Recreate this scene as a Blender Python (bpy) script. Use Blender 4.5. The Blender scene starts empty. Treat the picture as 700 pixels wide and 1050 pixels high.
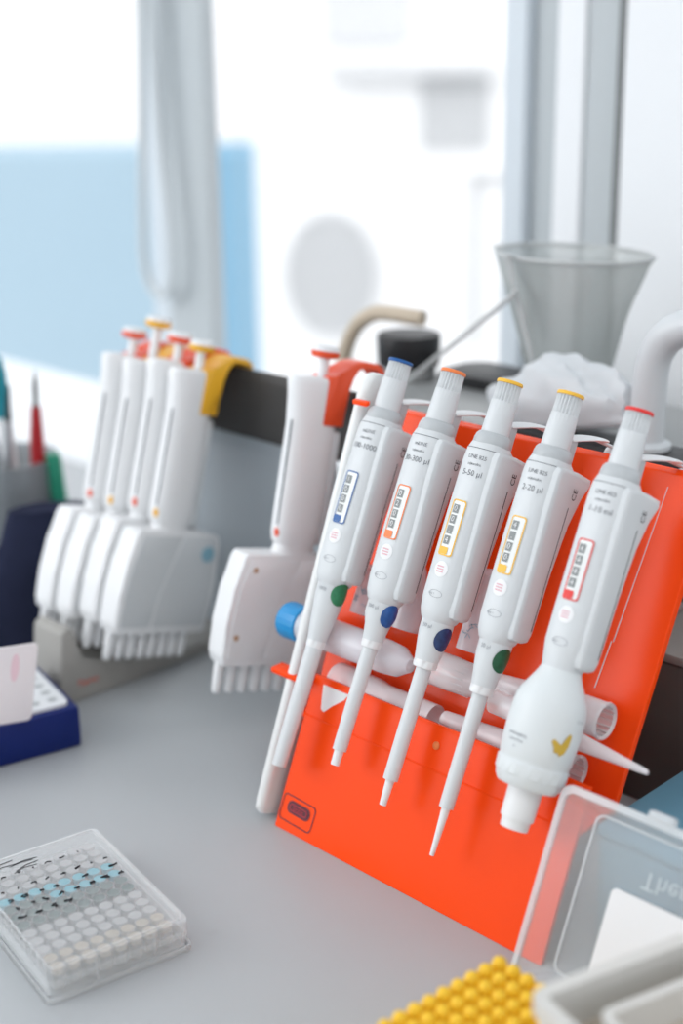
import bpy, bmesh, math, random
from mathutils import Vector, Matrix
random.seed(7)
S = bpy.context.scene
COL = S.collection
PI = math.pi

# ------------------------------------------------------------------ frames
# The worktop is z = 0.  Most of the bench is laid out along one direction R (it
# runs from far left to near right); N points away from the window.
PHI = .78662
R = Vector((math.cos(PHI), -math.sin(PHI), 0))
N = Vector((-math.sin(PHI), -math.cos(PHI), 0))
ZV = Vector((0, 0, 1))
B0 = Vector((-.03922, .71599, 0))


def P(s, q, z):                       # bench coordinates in mm -> metres
    return B0 + (R * s + N * q + ZV * z) * .001


def frame(s, q, z, tilt=0.0, spin=0.0):
    """local X = along the bench, Y = away (backwards), Z = up, leaning back by tilt"""
    a = math.cos(tilt) * ZV - math.sin(tilt) * N
    m = math.cos(tilt) * N + math.sin(tilt) * ZV
    M = Matrix((R, -m, a)).transposed().to_4x4()
    M = Matrix.Translation(P(s, q, z)) @ M
    if spin:
        M = M @ Matrix.Rotation(spin, 4, 'Z')
    return M


def wframe(x, y, z, deg=0):
    return Matrix.Translation((x, y, z)) @ Matrix.Rotation(math.radians(deg), 4, 'Z')


BENCH = Matrix.Translation(B0) @ Matrix((R, -N, ZV)).transposed().to_4x4()

# ------------------------------------------------------------------ materials


def mat(name, col, rough=.45, spec=.5, bump=0, bscale=300, vary=0, vscale=20, metal=0, coat=0,
        sss=0, trans=0, ior=1.45, emit=None):
    m = bpy.data.materials.new(name)
    m.use_nodes = True
    nt = m.node_tree
    b = nt.nodes['Principled BSDF']
    b.inputs['Base Color'].default_value = (*col, 1)
    b.inputs['Roughness'].default_value = rough
    b.inputs['Specular IOR Level'].default_value = spec
    b.inputs['Metallic'].default_value = metal
    b.inputs['Coat Weight'].default_value = coat
    b.inputs['Transmission Weight'].default_value = trans
    b.inputs['IOR'].default_value = ior
    if sss:
        b.inputs['Subsurface Weight'].default_value = sss
        b.inputs['Subsurface Radius'].default_value = (.004, .004, .004)
        b.inputs['Subsurface Scale'].default_value = 1
    tc = nt.nodes.new('ShaderNodeTexCoord')
    if bump:
        n = nt.nodes.new('ShaderNodeTexNoise')
        n.inputs['Scale'].default_value = bscale
        n.inputs['Detail'].default_value = 4
        nt.links.new(tc.outputs['Object'], n.inputs['Vector'])
        bp = nt.nodes.new('ShaderNodeBump')
        bp.inputs['Strength'].default_value = bump
        bp.inputs['Distance'].default_value = .001
        nt.links.new(n.outputs['Fac'], bp.inputs['Height'])
        nt.links.new(bp.outputs['Normal'], b.inputs['Normal'])
    if vary:
        n = nt.nodes.new('ShaderNodeTexNoise')
        n.inputs['Scale'].default_value = vscale
        n.inputs['Detail'].default_value = 5
        nt.links.new(tc.outputs['Object'], n.inputs['Vector'])
        mx = nt.nodes.new('ShaderNodeMix')
        mx.data_type = 'RGBA'
        mx.inputs[6].default_value = (*[c * (1 - vary) for c in col], 1)
        mx.inputs[7].default_value = (*[min(1, c * (1 + vary)) for c in col], 1)
        nt.links.new(n.outputs['Fac'], mx.inputs[0])
        nt.links.new(mx.outputs[2], b.inputs['Base Color'])
    return m


def clear(name, col, solid, rough=.3, tint=(1, 1, 1), edge=.5):
    """clear or frosted plastic: see-through with a milky share that grows at grazing angles"""
    m = bpy.data.materials.new(name)
    m.use_nodes = True
    nt = m.node_tree
    b = nt.nodes['Principled BSDF']
    b.inputs['Base Color'].default_value = (*col, 1)
    b.inputs['Roughness'].default_value = rough
    out = nt.nodes['Material Output']
    t = nt.nodes.new('ShaderNodeBsdfTransparent')
    t.inputs['Color'].default_value = (*tint, 1)
    mx = nt.nodes.new('ShaderNodeMixShader')
    lw = nt.nodes.new('ShaderNodeLayerWeight')
    lw.inputs['Blend'].default_value = .35
    mr = nt.nodes.new('ShaderNodeMapRange')
    mr.inputs['To Min'].default_value = solid
    mr.inputs['To Max'].default_value = min(1, solid + edge)
    nt.links.new(lw.outputs['Facing'], mr.inputs['Value'])
    nt.links.new(mr.outputs['Result'], mx.inputs['Fac'])
    nt.links.new(t.outputs[0], mx.inputs[1])
    nt.links.new(b.outputs[0], mx.inputs[2])
    nt.links.new(mx.outputs[0], out.inputs['Surface'])
    return m


M = dict(
    table=mat('worktop_laminate', (.43, .45, .465), .38, .4, bump=.03, bscale=900, vary=.04, vscale=9),
    body=mat('pipette_grey', (.66, .685, .70), .38, .45, bump=.02, bscale=700),
    bodyd=mat('pipette_grey_dark', (.50, .525, .54), .4, .45),
    bulb=mat('pipette_bulb', (.70, .735, .745), .4, .4),
    white=mat('white_plastic', (.80, .81, .82), .35, .45, bump=.02, bscale=500),
    leg=mat('stand_white', (.80, .81, .80), .3, .5),
    headside=mat('head_grey', (.60, .625, .64), .42, .4),
    orange=mat('orange_acrylic', (1.0, .072, .006), .22, .2, bump=.012, bscale=60),
    black=mat('black_plastic', (.015, .015, .017), .4, .4),
    dark=mat('charcoal_plastic', (.055, .053, .052), .5, .35, vary=.1, vscale=30),
    ink=mat('ink', (.03, .03, .035), .6, .2),
    inkg=mat('faded_ink', (.20, .21, .23), .6, .2),
    inkf=mat('pale_ink', (.33, .35, .38), .6, .2),
    seam=mat('seam_dark_grey', (.16, .17, .19), .7, .1),  # plain dark grey for joint lines and slits
    blue=mat('blue_ring', (.01, .10, .33), .4), orangering=mat('orange_ring', (.85, .22, .06), .45),
    yellow=mat('yellow_ring', (.88, .50, .05), .45), red=mat('red_ring', (.75, .03, .025), .45),
    ored=mat('orange_red_plastic', (.80, .085, .025), .35), amber=mat('amber_plastic', (.85, .45, .03), .35),
    winglass=mat('counter_drum', (.75, .77, .76), .25, .6), wheel=mat('counter_wheel', (.22, .24, .24), .4),
    blush=mat('blush_ink', (.85, .62, .68), .6),
    pink=mat('pink_ink', (.75, .45, .5), .6), green=mat('green_sticker', (.03, .22, .10), .4, vary=.35, vscale=500),
    bluedot=mat('blue_sticker', (.02, .10, .34), .35, vary=.5, vscale=400),
    navydot=mat('navy_sticker', (.02, .045, .14), .35, vary=.8, vscale=350),
    gdot=mat('deep_green_sticker', (.015, .10, .045), .35, vary=.5, vscale=400),
    blogo=mat('pale_blue_logo', (.22, .42, .52), .4), mustard=mat('mustard_sticker', (.62, .40, .05), .5),
    capblue=mat('blue_screw_cap', (.01, .26, .58), .35), paper=mat('white_paper', (.86, .86, .87), .7, .2),
    plum=mat('plum_label', (.10, .012, .025), .5), plumr=mat('plum_letters', (.45, .02, .04), .5),
    rackblue=mat('royal_blue_plastic', (.004, .016, .13), .45, .3), rackw=mat('rack_insert', (.78, .80, .82), .45),
    hole=mat('rack_hole', (.40, .42, .43), .6),
    yel=mat('yellow_rack', (.90, .56, .03), .4, .4), beige=mat('ivory_box', (.66, .65, .62), .45, vary=.03),
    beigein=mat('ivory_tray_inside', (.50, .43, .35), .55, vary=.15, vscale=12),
    steelblue=mat('blue_grey_plastic', (.11, .27, .37), .4),
    footgrey=mat('stand_foot_grey', (.34, .33, .31), .5), panelgrey=mat('stand_column_grey', (.47, .52, .56), .3, .5),
    instr=mat('instrument_grey', (.36, .37, .37), .4, vary=.05), instrd=mat('instrument_dark', (.135, .128, .118), .6, .25),
    rubber=mat('tan_rubber', (.56, .47, .36), .5, vary=.1, vscale=60),
    navy=mat('navy_cloth', (.02, .024, .05), .85, .1, bump=.4, bscale=120, vary=.4, vscale=25),
    steel=mat('brushed_steel', (.45, .46, .48), .35, metal=.9), teal=mat('teal_tip', (.01, .25, .32), .4),
    redh=mat('red_handle', (.45, .015, .02), .4), greenc=mat('green_cap', (.02, .30, .18), .45),
    brown=mat('grip_rest', (.5, .32, .2), .5), pipe=mat('white_pipe', (.62, .65, .67), .3),
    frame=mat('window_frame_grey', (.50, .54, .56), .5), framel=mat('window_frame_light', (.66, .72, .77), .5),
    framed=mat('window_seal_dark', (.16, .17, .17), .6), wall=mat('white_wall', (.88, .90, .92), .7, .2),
    cord=mat('white_cord', (.62, .66, .68), .6), floor=mat('grey_floor', (.35, .35, .35), .6, vary=.05),
    fac=mat('white_facade', (.95, .95, .95), .8, .1, vary=.01, vscale=2), facg=mat('facade_grey', (.56, .57, .58), .8, .1),
    facl=mat('facade_pale', (.70, .71, .72), .8, .1), facb=mat('blue_facade', (.355, .50, .60), .8, .1, vary=.06, vscale=.8),
    facb2=mat('blue_facade_deep', (.24, .43, .58), .8, .1), ground=mat('pavement', (.5, .5, .5), .9, .1),
    platelid=clear('polystyrene_lid', (.84, .86, .87), .19, .12, edge=.16),
    frost=clear('frosted_lid', (.80, .84, .86), .34, .35, edge=.35),
    frostrim=clear('frosted_rim', (.80, .83, .85), .55, .35, edge=.2),
    tip=clear('clear_tip_plastic', (.92, .88, .90), .60, .2, edge=.5),
    tiprib=clear('clear_tip_rib', (.95, .93, .94), .55, .2, edge=.3),
    tube=clear('clear_tube_plastic', (.86, .88, .93), .60, .25, edge=.45),
    plate=clear('polystyrene', (.80, .82, .83), .16, .12, edge=.4),
    platew=clear('polystyrene_wells', (.84, .86, .87), .12, .15, edge=.45),
    liqteal=clear('teal_liquid', (.06, .36, .46), 1, .2, edge=0),
    liqgreen=clear('grey_green_liquid', (.025, .075, .07), 1, .2, edge=0),
    liqbeige=clear('beige_liquid', (.66, .58, .48), .42, .2, edge=.3),
    liqclear=clear('clear_liquid', (.76, .76, .77), .32, .2, edge=.3),
    bag=clear('clear_bag', (.42, .45, .44), .55, .2, edge=.5),
    bagw=clear('white_bag', (.80, .84, .87), .60, .3, edge=.3),
    rod=clear('clear_rod', (.6, .62, .62), .5, .15, edge=.4),
    card=clear('pink_card', (.90, .85, .87), .82, .4, edge=.15),
    glass=clear('window_glass', (.9, .95, .97), .02, .02, edge=.12),
    cupg=clear('cup_plastic', (.35, .38, .40), .6, .3, edge=.3),
)

# ------------------------------------------------------------------ helpers


def link(name, bm, m, parent=None, smooth=True, T=None, angle=40):
    me = bpy.data.meshes.new(name)
    bmesh.ops.recalc_face_normals(bm, faces=bm.faces)
    if T is not None:
        bm.transform(T)
    bm.transform(Matrix.Scale(.001, 4))
    bm.to_mesh(me)
    bm.free()
    ms = m if isinstance(m, (list, tuple)) else [m]
    for x in ms:
        me.materials.append(M[x] if isinstance(x, str) else x)
    o = bpy.data.objects.new(name, me)
    COL.objects.link(o)
    if smooth:
        me.polygons.foreach_set('use_smooth', [True] * len(me.polygons))
        try:
            me.set_sharp_from_angle(angle=math.radians(angle))
        except Exception:
            pass
    if parent is not None:
        o.parent = parent
    return o


def tag(o, label, cat, group=None):
    o['label'] = label
    o['category'] = cat
    if group:
        o['group'] = group
    return o


def thing(name, label, cat, mtx, group=None):
    o = bpy.data.objects.new(name, None)
    o.empty_display_size = .01
    COL.objects.link(o)
    o.matrix_world = mtx
    return tag(o, label, cat, group)


def structure(o):
    o['kind'] = 'structure'
    return o


def BM():
    return bmesh.new()


def box(bm, x0, x1, y0, y1, z0, z1, bev=0, seg=2, T=None, mi=0):
    r = bmesh.ops.create_cube(bm, size=1)
    vs = r['verts']
    for v in vs:
        v.co = Vector((x0 + (v.co.x + .5) * (x1 - x0), y0 + (v.co.y + .5) * (y1 - y0), z0 + (v.co.z + .5) * (z1 - z0)))
    fs = {f for v in vs for f in v.link_faces}
    for f in fs:
        f.material_index = mi
    if bev:
        es = list({e for v in vs for e in v.link_edges})
        r = bmesh.ops.bevel(bm, geom=es, offset=bev, segments=seg, affect='EDGES', profile=.5)
        vs = list({v for f in r['faces'] for v in f.verts} | {v for v in vs if v.is_valid})
    if T is not None:
        for v in vs:
            v.co = T @ v.co
    return bm


def loft(bm, rings, cap0=True, cap1=True, closed=True, mi=0):
    L = []
    for rg in rings:
        L.append([bm.verts.new(p) for p in rg])
    n = len(L[0])
    for a, b in zip(L[:-1], L[1:]):
        for i in range(n if closed else n - 1):
            j = (i + 1) % n
            f = bm.faces.new((a[i], a[j], b[j], b[i]))
            f.material_index = mi
    if cap0:
        bm.faces.new(L[0][::-1]).material_index = mi
    if cap1:
        bm.faces.new(L[-1]).material_index = mi
    return L


def lathe(bm, prof, n=40, cx=0, cy=0, cap0=True, cap1=True, axis='Z', T=None, mi=0):
    """prof: list of (radius, height)"""
    rings = []
    for r, h in prof:
        rg = []
        for i in range(n):
            t = 2 * PI * i / n
            p = Vector((cx + r * math.cos(t), cy + r * math.sin(t), h))
            if axis == 'X':
                p = Vector((h, r * math.cos(t) + cx, r * math.sin(t) + cy))
            rg.append(T @ p if T is not None else p)
        rings.append(rg)
    return loft(bm, rings, cap0, cap1, mi=mi)


def tube(bm, pts, rad, n=16, cap=True, mi=0):
    pts = [Vector(p) for p in pts]
    rs = rad if isinstance(rad, (list, tuple)) else [rad] * len(pts)
    rings = []
    up = Vector((0.03, .05, 1))
    t0 = (pts[1] - pts[0]).normalized()
    if abs(t0.dot(up.normalized())) > .95:
        up = Vector((1, .1, 0))
    nrm = (up - t0 * up.dot(t0)).normalized()
    for i, p in enumerate(pts):
        a = pts[max(0, i - 1)]
        b = pts[min(len(pts) - 1, i + 1)]
        t = (b - a).normalized()
        nrm = (nrm - t * nrm.dot(t)).normalized()
        bi = t.cross(nrm)
        rings.append([p + (nrm * math.cos(2 * PI * k / n) + bi * math.sin(2 * PI * k / n)) * rs[i] for k in range(n)])
    loft(bm, rings, cap, cap, mi=mi)


def smoothpath(pts, k=8):
    pts = [Vector(p) for p in pts]
    out = []
    for i in range(len(pts) - 1):
        p0 = pts[max(0, i - 1)]
        p1, p2 = pts[i], pts[i + 1]
        p3 = pts[min(len(pts) - 1, i + 2)]
        for j in range(k):
            t = j / k
            out.append(.5 * ((2 * p1) + (p2 - p0) * t + (2 * p0 - 5 * p1 + 4 * p2 - p3) * t * t + (3 * p1 - p0 - 3 * p2 + p3) * t ** 3))
    out.append(pts[-1])
    return out


def prism(bm, poly, x0, x1, axis='X', bev=0, mi=0):
    """poly: 2-D outline; axis X -> (y,z) outline, Y -> (x,z), Z -> (x,y)"""
    def p3(a, b, c):
        return {'X': (c, a, b), 'Y': (a, c, b), 'Z': (a, b, c)}[axis]
    v0 = [bm.verts.new(p3(a, b, x0)) for a, b in poly]
    v1 = [bm.verts.new(p3(a, b, x1)) for a, b in poly]
    n = len(poly)
    fs = [bm.faces.new(v0[::-1]), bm.faces.new(v1)]
    for i in range(n):
        fs.append(bm.faces.new((v0[i], v0[(i + 1) % n], v1[(i + 1) % n], v1[i])))
    for f in fs:
        f.material_index = mi
    if bev:
        es = list({e for f in fs for e in f.edges})
        bmesh.ops.bevel(bm, geom=es, offset=bev, segments=2, affect='EDGES', profile=.5)


def rrect(x0, x1, y0, y1, r, n=5):
    pts = []
    for cx, cy, a0 in ((x1 - r, y1 - r, 0), (x0 + r, y1 - r, 90), (x0 + r, y0 + r, 180), (x1 - r, y0 + r, 270)):
        for i in range(n + 1):
            a = math.radians(a0 + 90 * i / n)
            pts.append((cx + r * math.cos(a), cy + r * math.sin(a)))
    return pts


_tc = {}


def text2d(s, size):
    """outline letters -> (verts, faces) centred on 0,0"""
    key = (s, size)
    if key in _tc:
        return _tc[key]
    cu = bpy.data.curves.new('t', 'FONT')
    cu.body = s
    cu.size = size
    cu.align_x = 'CENTER'
    cu.align_y = 'CENTER'
    cu.resolution_u = 3
    ob = bpy.data.objects.new('t', cu)
    COL.objects.link(ob)
    bpy.context.view_layer.update()
    me = ob.to_mesh()
    vs = [(v.co.x, v.co.y) for v in me.vertices]
    fs = [tuple(p.vertices) for p in me.polygons]
    ob.to_mesh_clear()
    bpy.data.objects.remove(ob)
    bpy.data.curves.remove(cu)
    _tc[key] = (vs, fs)
    return vs, fs


def addtext(bm, s, size, fn, mi=0):
    vs, fs = text2d(s, size)
    V = [bm.verts.new(fn(x, y)) for x, y in vs]
    for f in fs:
        try:
            bm.faces.new([V[i] for i in f]).material_index = mi
        except ValueError:
            pass


def polypatch(bm, poly, fn, rings=4, mi=0):
    """filled outline mapped onto a curved surface through fn(u, v)"""
    cx = sum(p[0] for p in poly) / len(poly)
    cy = sum(p[1] for p in poly) / len(poly)
    prev = [bm.verts.new(fn(x, y)) for x, y in poly]
    n = len(poly)
    for k in range(1, rings):
        t = 1 - k / rings
        cur = [bm.verts.new(fn(cx + (x - cx) * t, cy + (y - cy) * t)) for x, y in poly]
        for i in range(n):
            bm.faces.new((prev[i], prev[(i + 1) % n], cur[(i + 1) % n], cur[i])).material_index = mi
        prev = cur
    c = bm.verts.new(fn(cx, cy))
    for i in range(n):
        bm.faces.new((prev[i], prev[(i + 1) % n], c)).material_index = mi


def circ(cx, cy, rx, ry, n=24):
    return [(cx + rx * math.cos(2 * PI * i / n), cy + ry * math.sin(2 * PI * i / n)) for i in range(n)]


# ------------------------------------------------------------------ the setting
def bench_obj(name, bm, m, smooth=False):
    o = link(name, bm, m, smooth=smooth)
    o.matrix_world = BENCH
    return o


b = BM()
box(b, -1300, 900, -360, 362, -40, 0, 1.5)
worktop = bench_obj('worktop', b, 'table')
tag(worktop, 'light grey laminate laboratory worktop carrying all the equipment', 'worktop')
b = BM()
box(b, -1700, 2600, -2600, 460, -760, -750)
structure(bench_obj('floor', b, 'floor'))
# window wall: local y = 460 mm behind the bench line
b = BM()
box(b, -1700, 1500, 460, 600, -750, -4)
structure(bench_obj('wall_back', b, 'wall'))
b = BM()
box(b, -1500, 1200, 364, 600, -4, 0, 1)
structure(bench_obj('trim_1', b, 'wall'))


def framepiece(num, pieces, m):
    bb = BM()
    for x0, x1, y0, y1, z0, z1 in pieces:
        box(bb, x0, x1, y0, y1, z0, z1, 2)
    return structure(bench_obj('trim_%d' % num, bb, m))


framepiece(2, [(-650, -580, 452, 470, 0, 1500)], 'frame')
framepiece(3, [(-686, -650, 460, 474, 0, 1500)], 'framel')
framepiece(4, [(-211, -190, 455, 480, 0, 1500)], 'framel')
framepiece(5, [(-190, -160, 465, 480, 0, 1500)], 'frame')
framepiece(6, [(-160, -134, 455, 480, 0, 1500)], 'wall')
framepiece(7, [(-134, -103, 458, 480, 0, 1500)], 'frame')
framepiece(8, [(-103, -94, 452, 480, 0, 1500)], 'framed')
b = BM()
box(b, -94, 1500, 450, 600, 0, 1500)
structure(bench_obj('wall_right', b, 'wall'))
b = BM()
box(b, -585, -214, 488, 492, 0, 1500)
structure(bench_obj('window_1', b, 'glass'))
b = BM()
box(b, -1600, -686, 488, 492, 0, 1500)
structure(bench_obj('window_2', b, 'glass'))
b = BM()
tube(b, smoothpath([(-640, 432, 620), (-648, 432, 420), (-661, 432, 260), (-662, 432, 205), (-645, 432, 178),
                    (-622, 432, 190), (-617, 432, 240), (-628, 432, 360), (-636, 432, 620)]), 4.5, 10)
o = bench_obj('blind_cord', b, 'cord', True)
tag(o, 'white looped blind cord hanging in front of the grey window mullion', 'cord')

b = BM()
box(b, -1700, 2600, -2600, 600, 1500, 1560)
structure(bench_obj('ceiling', b, 'wall'))
b = BM()
box(b, -1700, 2600, -2660, -2600, -760, 1560)
structure(bench_obj('wall_front', b, 'wall'))
# ------------------------------------------------------------------ outside
bw = thing('neighbour_wall', 'low pale blue wall outside the left window', 'wall', Matrix.Translation((0, 0, -3)))
bT = Matrix.Translation((0, 0, 3000))
b = BM()
box(b, -9000, -560, 5000, 5600, -3000, 70)
link('pale_panel', b, 'facb', bw, False, bT)
b = BM()
box(b, -560, -276, 5000, 5600, -3000, 70)
link('deep_panel', b, 'facb2', bw, False, bT)
b = BM()
box(b, -276, 9000, 5000, 9000, -3000, 4000)
bld = thing('neighbour_building', 'overexposed white building outside, with round louvred vent', 'building', Matrix.Translation((0, 0, -3)))
bT = Matrix.Translation((0, 0, 3000))
link('facade', b, 'fac', bld, False, bT)
b = BM()
box(b, -30, 520, 4900, 5000, 318, 356)
box(b, -40, 240, 4960, 5000, 425, 700)
link('canopy', b, 'facl', bld, False, bT)
b = BM()
box(b, 285, 515, 4985, 4999, 70, 300)
link('window', b, 'facg', bld, False, bT)
b = BM()
for x0, x1, z0, z1 in ((462, 480, -600, -15), (462, 600, -30, -12), (585, 600, -600, -15)):
    box(b, x0, x1, 4975, 4999, z0, z1)
link('frame', b, 'facg', bld, False, bT)
v = BM()
n = 48
lathe(v, [(165, 0), (165, 30), (150, 30), (150, 8)], n, cap0=True, cap1=True,
      T=Matrix.Translation((-25, 5000, -345)) @ Matrix.Rotation(PI / 2, 4, 'X') @ Matrix.Diagonal((1, 1.35, 1, 1)))
vent = link('round_vent', v, 'facl', bld, True, bT)
v = BM()
for k in range(5):
    z = -345 + (k - 2) * 74
    w = 145 * math.sqrt(max(0.05, 1 - ((k - 2) * 74 / 203) ** 2))
    box(v, -25 - w, -25 + w, 4964, 4990, z - 16, z + 14)
link('louvres', v, 'facg', vent, False, bT)
b = BM()
box(b, -9000, 9000, 1500, 9000, -3100, -3000)
structure(link('ground', b, 'ground', smooth=False))

# ------------------------------------------------------------------ orange pipette stand
TH = .44034
TF = .39969                                    # lean of the lower front panel
st = thing('pipette_stand', 'bright orange acrylic pipette stand with a row of five grey pipettes', 'pipette stand', BENCH.copy())


def bq(q, z):                                   # (q, z) -> local (y, z)
    return (-q, z)


SR = 187                                        # right end of the stand
# back panel with its folded top flange
bk = BM()
topq, topz = -128, 215
dirq, dirz = math.sin(TH), -math.cos(TH)
botq, botz = topq + (215 - 58) * math.tan(TH), 58
prism(bk, [bq(topq, topz), bq(topq - 6, topz + 1), bq(topq - 6.4, topz - 2), bq(topq - 3.2, topz - 4.2), bq(botq - 4, botz), bq(botq, botz)],
      -38, SR, bev=.7)
link('back_panel', bk, 'orange', st, False)
bk = BM()
prism(bk, [bq(botq - 1, 62), bq(botq - 1, 59), bq(-25.5, 59), bq(-25.5, 62)], -8, SR, bev=.5)
link('shelf', bk, 'orange', st)
bk = BM()
lipq = -81 * math.tan(TF)
prism(bk, [bq(0, 0), bq(-3.4, 0), bq(lipq - 3.4, 82), bq(lipq - .5, 83.2), bq(lipq + .3, 81)], -2, SR, bev=.6)
link('front_panel', bk, 'orange', st, False)
bk = BM()
prism(bk, [bq(-24, 79.5), bq(-24, 82.5), bq(-33, 83), bq(-33, 80)], -28, -3, bev=.5)
link('side_tab', bk, 'orange', st)
bk = BM()
prism(bk, [bq(-77, 231), bq(-77, 233.5), bq(-80, 234), bq(-80, 231.5)], -12, -1, bev=.4)
link('side_tab', bk, 'orange', st)
bk = BM()                                       # rear support of the stand
prism(bk, [bq(-118.6, 186), bq(-121, 187), bq(-150, 0), bq(-146.5, 0)], 0, 105, bev=.5)
link('rear_support', bk, 'orange', st)
# thin pale strip put in for the glint along a fold in the panel
bk = BM()
y0, z0 = bq(topq, topz - 2)
y1, z1 = bq(topq + 104 * math.tan(TH), topz - 104)
for xa, xb, ya, za, yb, zb in ((164, 159.5, y0, z0, y0 + (y1 - y0) * .78, z0 + (z1 - z0) * .78),
                               (158.4, 157, y0 + (y1 - y0) * .78, z0 + (z1 - z0) * .78, y1, z1)):
    off = .9
    vs = [bk.verts.new(p) for p in ((xa, ya - off, za), (xa + .45, ya - off, za), (xb + .45, yb - off, zb), (xb, yb - off, zb))]
    bk.faces.new(vs)
    vs2 = [bk.verts.new(p) for p in ((xa, ya + .3, za), (xa + .45, ya + .3, za), (xb + .45, yb + .3, zb), (xb, yb + .3, zb))]
    bk.faces.new(vs2)
    for i in range(4):
        bk.faces.new((vs[i], vs[(i + 1) % 4], vs2[(i + 1) % 4], vs2[i]))
o = link('glint_strip', bk, 'tiprib', st, False)
# white end bar
TL = math.atan(93 / 243)
bk = BM()
pr = rrect(-3.8, 3.8, -12, 12, 3.5, 5)
rings = []
for z, sc, dz in ((0, .72, 0), (2.5, .95, 0), (6, 1, 0), (246, 1, 0), (254, .88, 0), (258.5, .6, 0), (260, .2, 0)):
    rings.append([(x * (sc if z < 10 else 1), y * sc, z) for x, y in pr])
loft(bk, rings)
T = Matrix.Translation((-13, 7, 1.5)) @ Matrix.Rotation(-TL, 4, 'X')
o = link('end_bar', bk, 'leg', st, T=T)
o['label'] = 'white upright end bar'


def fp(x, h, off=.25):                           # point on the lower front panel
    q = -h * math.tan(TF) + off / math.cos(TF)
    return (x, -q, h)


bk = BM()
polypatch(bk, [(6, 79.5), (26, 79.5), (24, 76), (17, 71), (11.5, 66), (9, 67), (7.5, 73)], lambda u, v: fp(u, v, .35), 2)
o = link('torn_label', bk, 'paper', st, False)
o['label'] = 'torn white paper remnant'
bk = BM()


def emb(u, v):
    a = math.radians(-2)
    x, y = u * math.cos(a) - v * math.sin(a), u * math.sin(a) + v * math.cos(a)
    return fp(12.5 + x, 12 + y, .4)


def ringpatch(bm, outer, inner, fn, mi=0):
    a = [bm.verts.new(fn(*p)) for p in outer]
    c = [bm.verts.new(fn(*p)) for p in inner]
    for i in range(len(a)):
        j = (i + 1) % len(a)
        bm.faces.new((a[i], a[j], c[j], c[i])).material_index = mi


ringpatch(bk, rrect(-13, 13, -7, 7, 2.5), rrect(-12.4, 12.4, -6.4, 6.4, 2.2), emb)
polypatch(bk, rrect(-8.5, 9.5, -2, 4.6, 3.2), lambda u, v: Vector(emb(u, v)), 3)
ringpatch(bk, rrect(-6.5, 7.5, -.6, 3.2, 1.8), rrect(-6, 7, -.1, 2.7, 1.4), lambda u, v: Vector(emb(u, v)) + Vector((0, -.3, .1)), 1)
addtext(bk, 'biohit', 3.6, lambda u, v: Vector(emb(u + .5, v + 1.3)) + Vector((0, -.3, .1)), 1)
o = link('emblem', bk, ['plum', 'plumr'], st, False)
bk = BM()
for x, h in ((93, 73),):
    lathe(bk, [(2.2, -.5), (2.2, .8), (1.4, 1.6), (.4, 1.7)], 20, T=Matrix.Translation(fp(x, h, 0)) @ Matrix.Rotation(PI / 2 - TF, 4, 'X'))
link('rivet', bk, 'orangering', st)

# ------------------------------------------------------------------ single-channel pipettes


def sgn(x):
    return -1 if x < 0 else 1


def sec(ax, yf, yb, e, n=48):
    pts = []
    for i in range(n):
        t = 2 * PI * i / n
        c, s_ = math.cos(t), math.sin(t)
        x = ax * sgn(c) * abs(c) ** (2 / e)
        y = (yb if s_ > 0 else yf) * sgn(s_) * abs(s_) ** (2 / e)
        pts.append((x, y))
    return pts


def arcpoint(ax, yf, yb, e, start, u):
    """walk u mm along the section from angle `start` (radians; -90 deg = front)"""
    t = start
    d = 0
    stp = .01 * (1 if u > 0 else -1)

    def pt(t):
        c, s_ = math.cos(t), math.sin(t)
        return Vector((ax * sgn(c) * abs(c) ** (2 / e), (yb if s_ > 0 else yf) * sgn(s_) * abs(s_) ** (2 / e)))
    p = pt(t)
    while d < abs(u):
        q = pt(t + stp)
        d += (q - p).length
        p = q
        t += stp
        if d > 60:
            break
    tn = pt(t + .01) - pt(t - .01)
    nn = Vector((tn.y, -tn.x)).normalized()
    return p, nn


BODYSEC = [  # z, ax, yfront, yback, exponent
    (-33.5, 9.3, 9.3, 9.6, 2.1), (-36, 10.2, 10.2, 12, 2.2), (-39, 11.0, 11.0, 17, 2.4), (-44, 11.3, 11.3, 22, 2.5),
    (-55, 11.4, 11.3, 19.5, 2.5), (-75, 11.4, 11.3, 16, 2.5), (-100, 11.3, 11.3, 14, 2.5), (-118, 11.1, 11.1, 12.5, 2.5)]


def secat(z, table):
    if z >= table[0][0]:
        return table[0][1:]
    for a, c in zip(table[:-1], table[1:]):
        if a[0] >= z >= c[0]:
            t = (a[0] - z) / (a[0] - c[0])
            return tuple(a[i] + (c[i] - a[i]) * t for i in range(1, 5))
    return table[-1][1:]


GRID = {}


def onbody(start, table, z0, off=.22):
    cache = {}

    def fn(u, v):
        ax, yf, yb, e = secat(z0 + v, table)
        k = (round(u, 2), round(ax, 2), round(yf, 2), round(yb, 2), round(e, 2))
        if k not in cache:
            cache[k] = arcpoint(ax, yf, yb, e, start, u)
        p, nn = cache[k]
        return (p.x + nn.x * off, p.y + nn.y * off, z0 + v)
    return fn


FRONT = -PI / 2
C5 = (4.0, 42.75, 81.5, 120.25, 159.0)


DQ5 = 7


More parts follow.
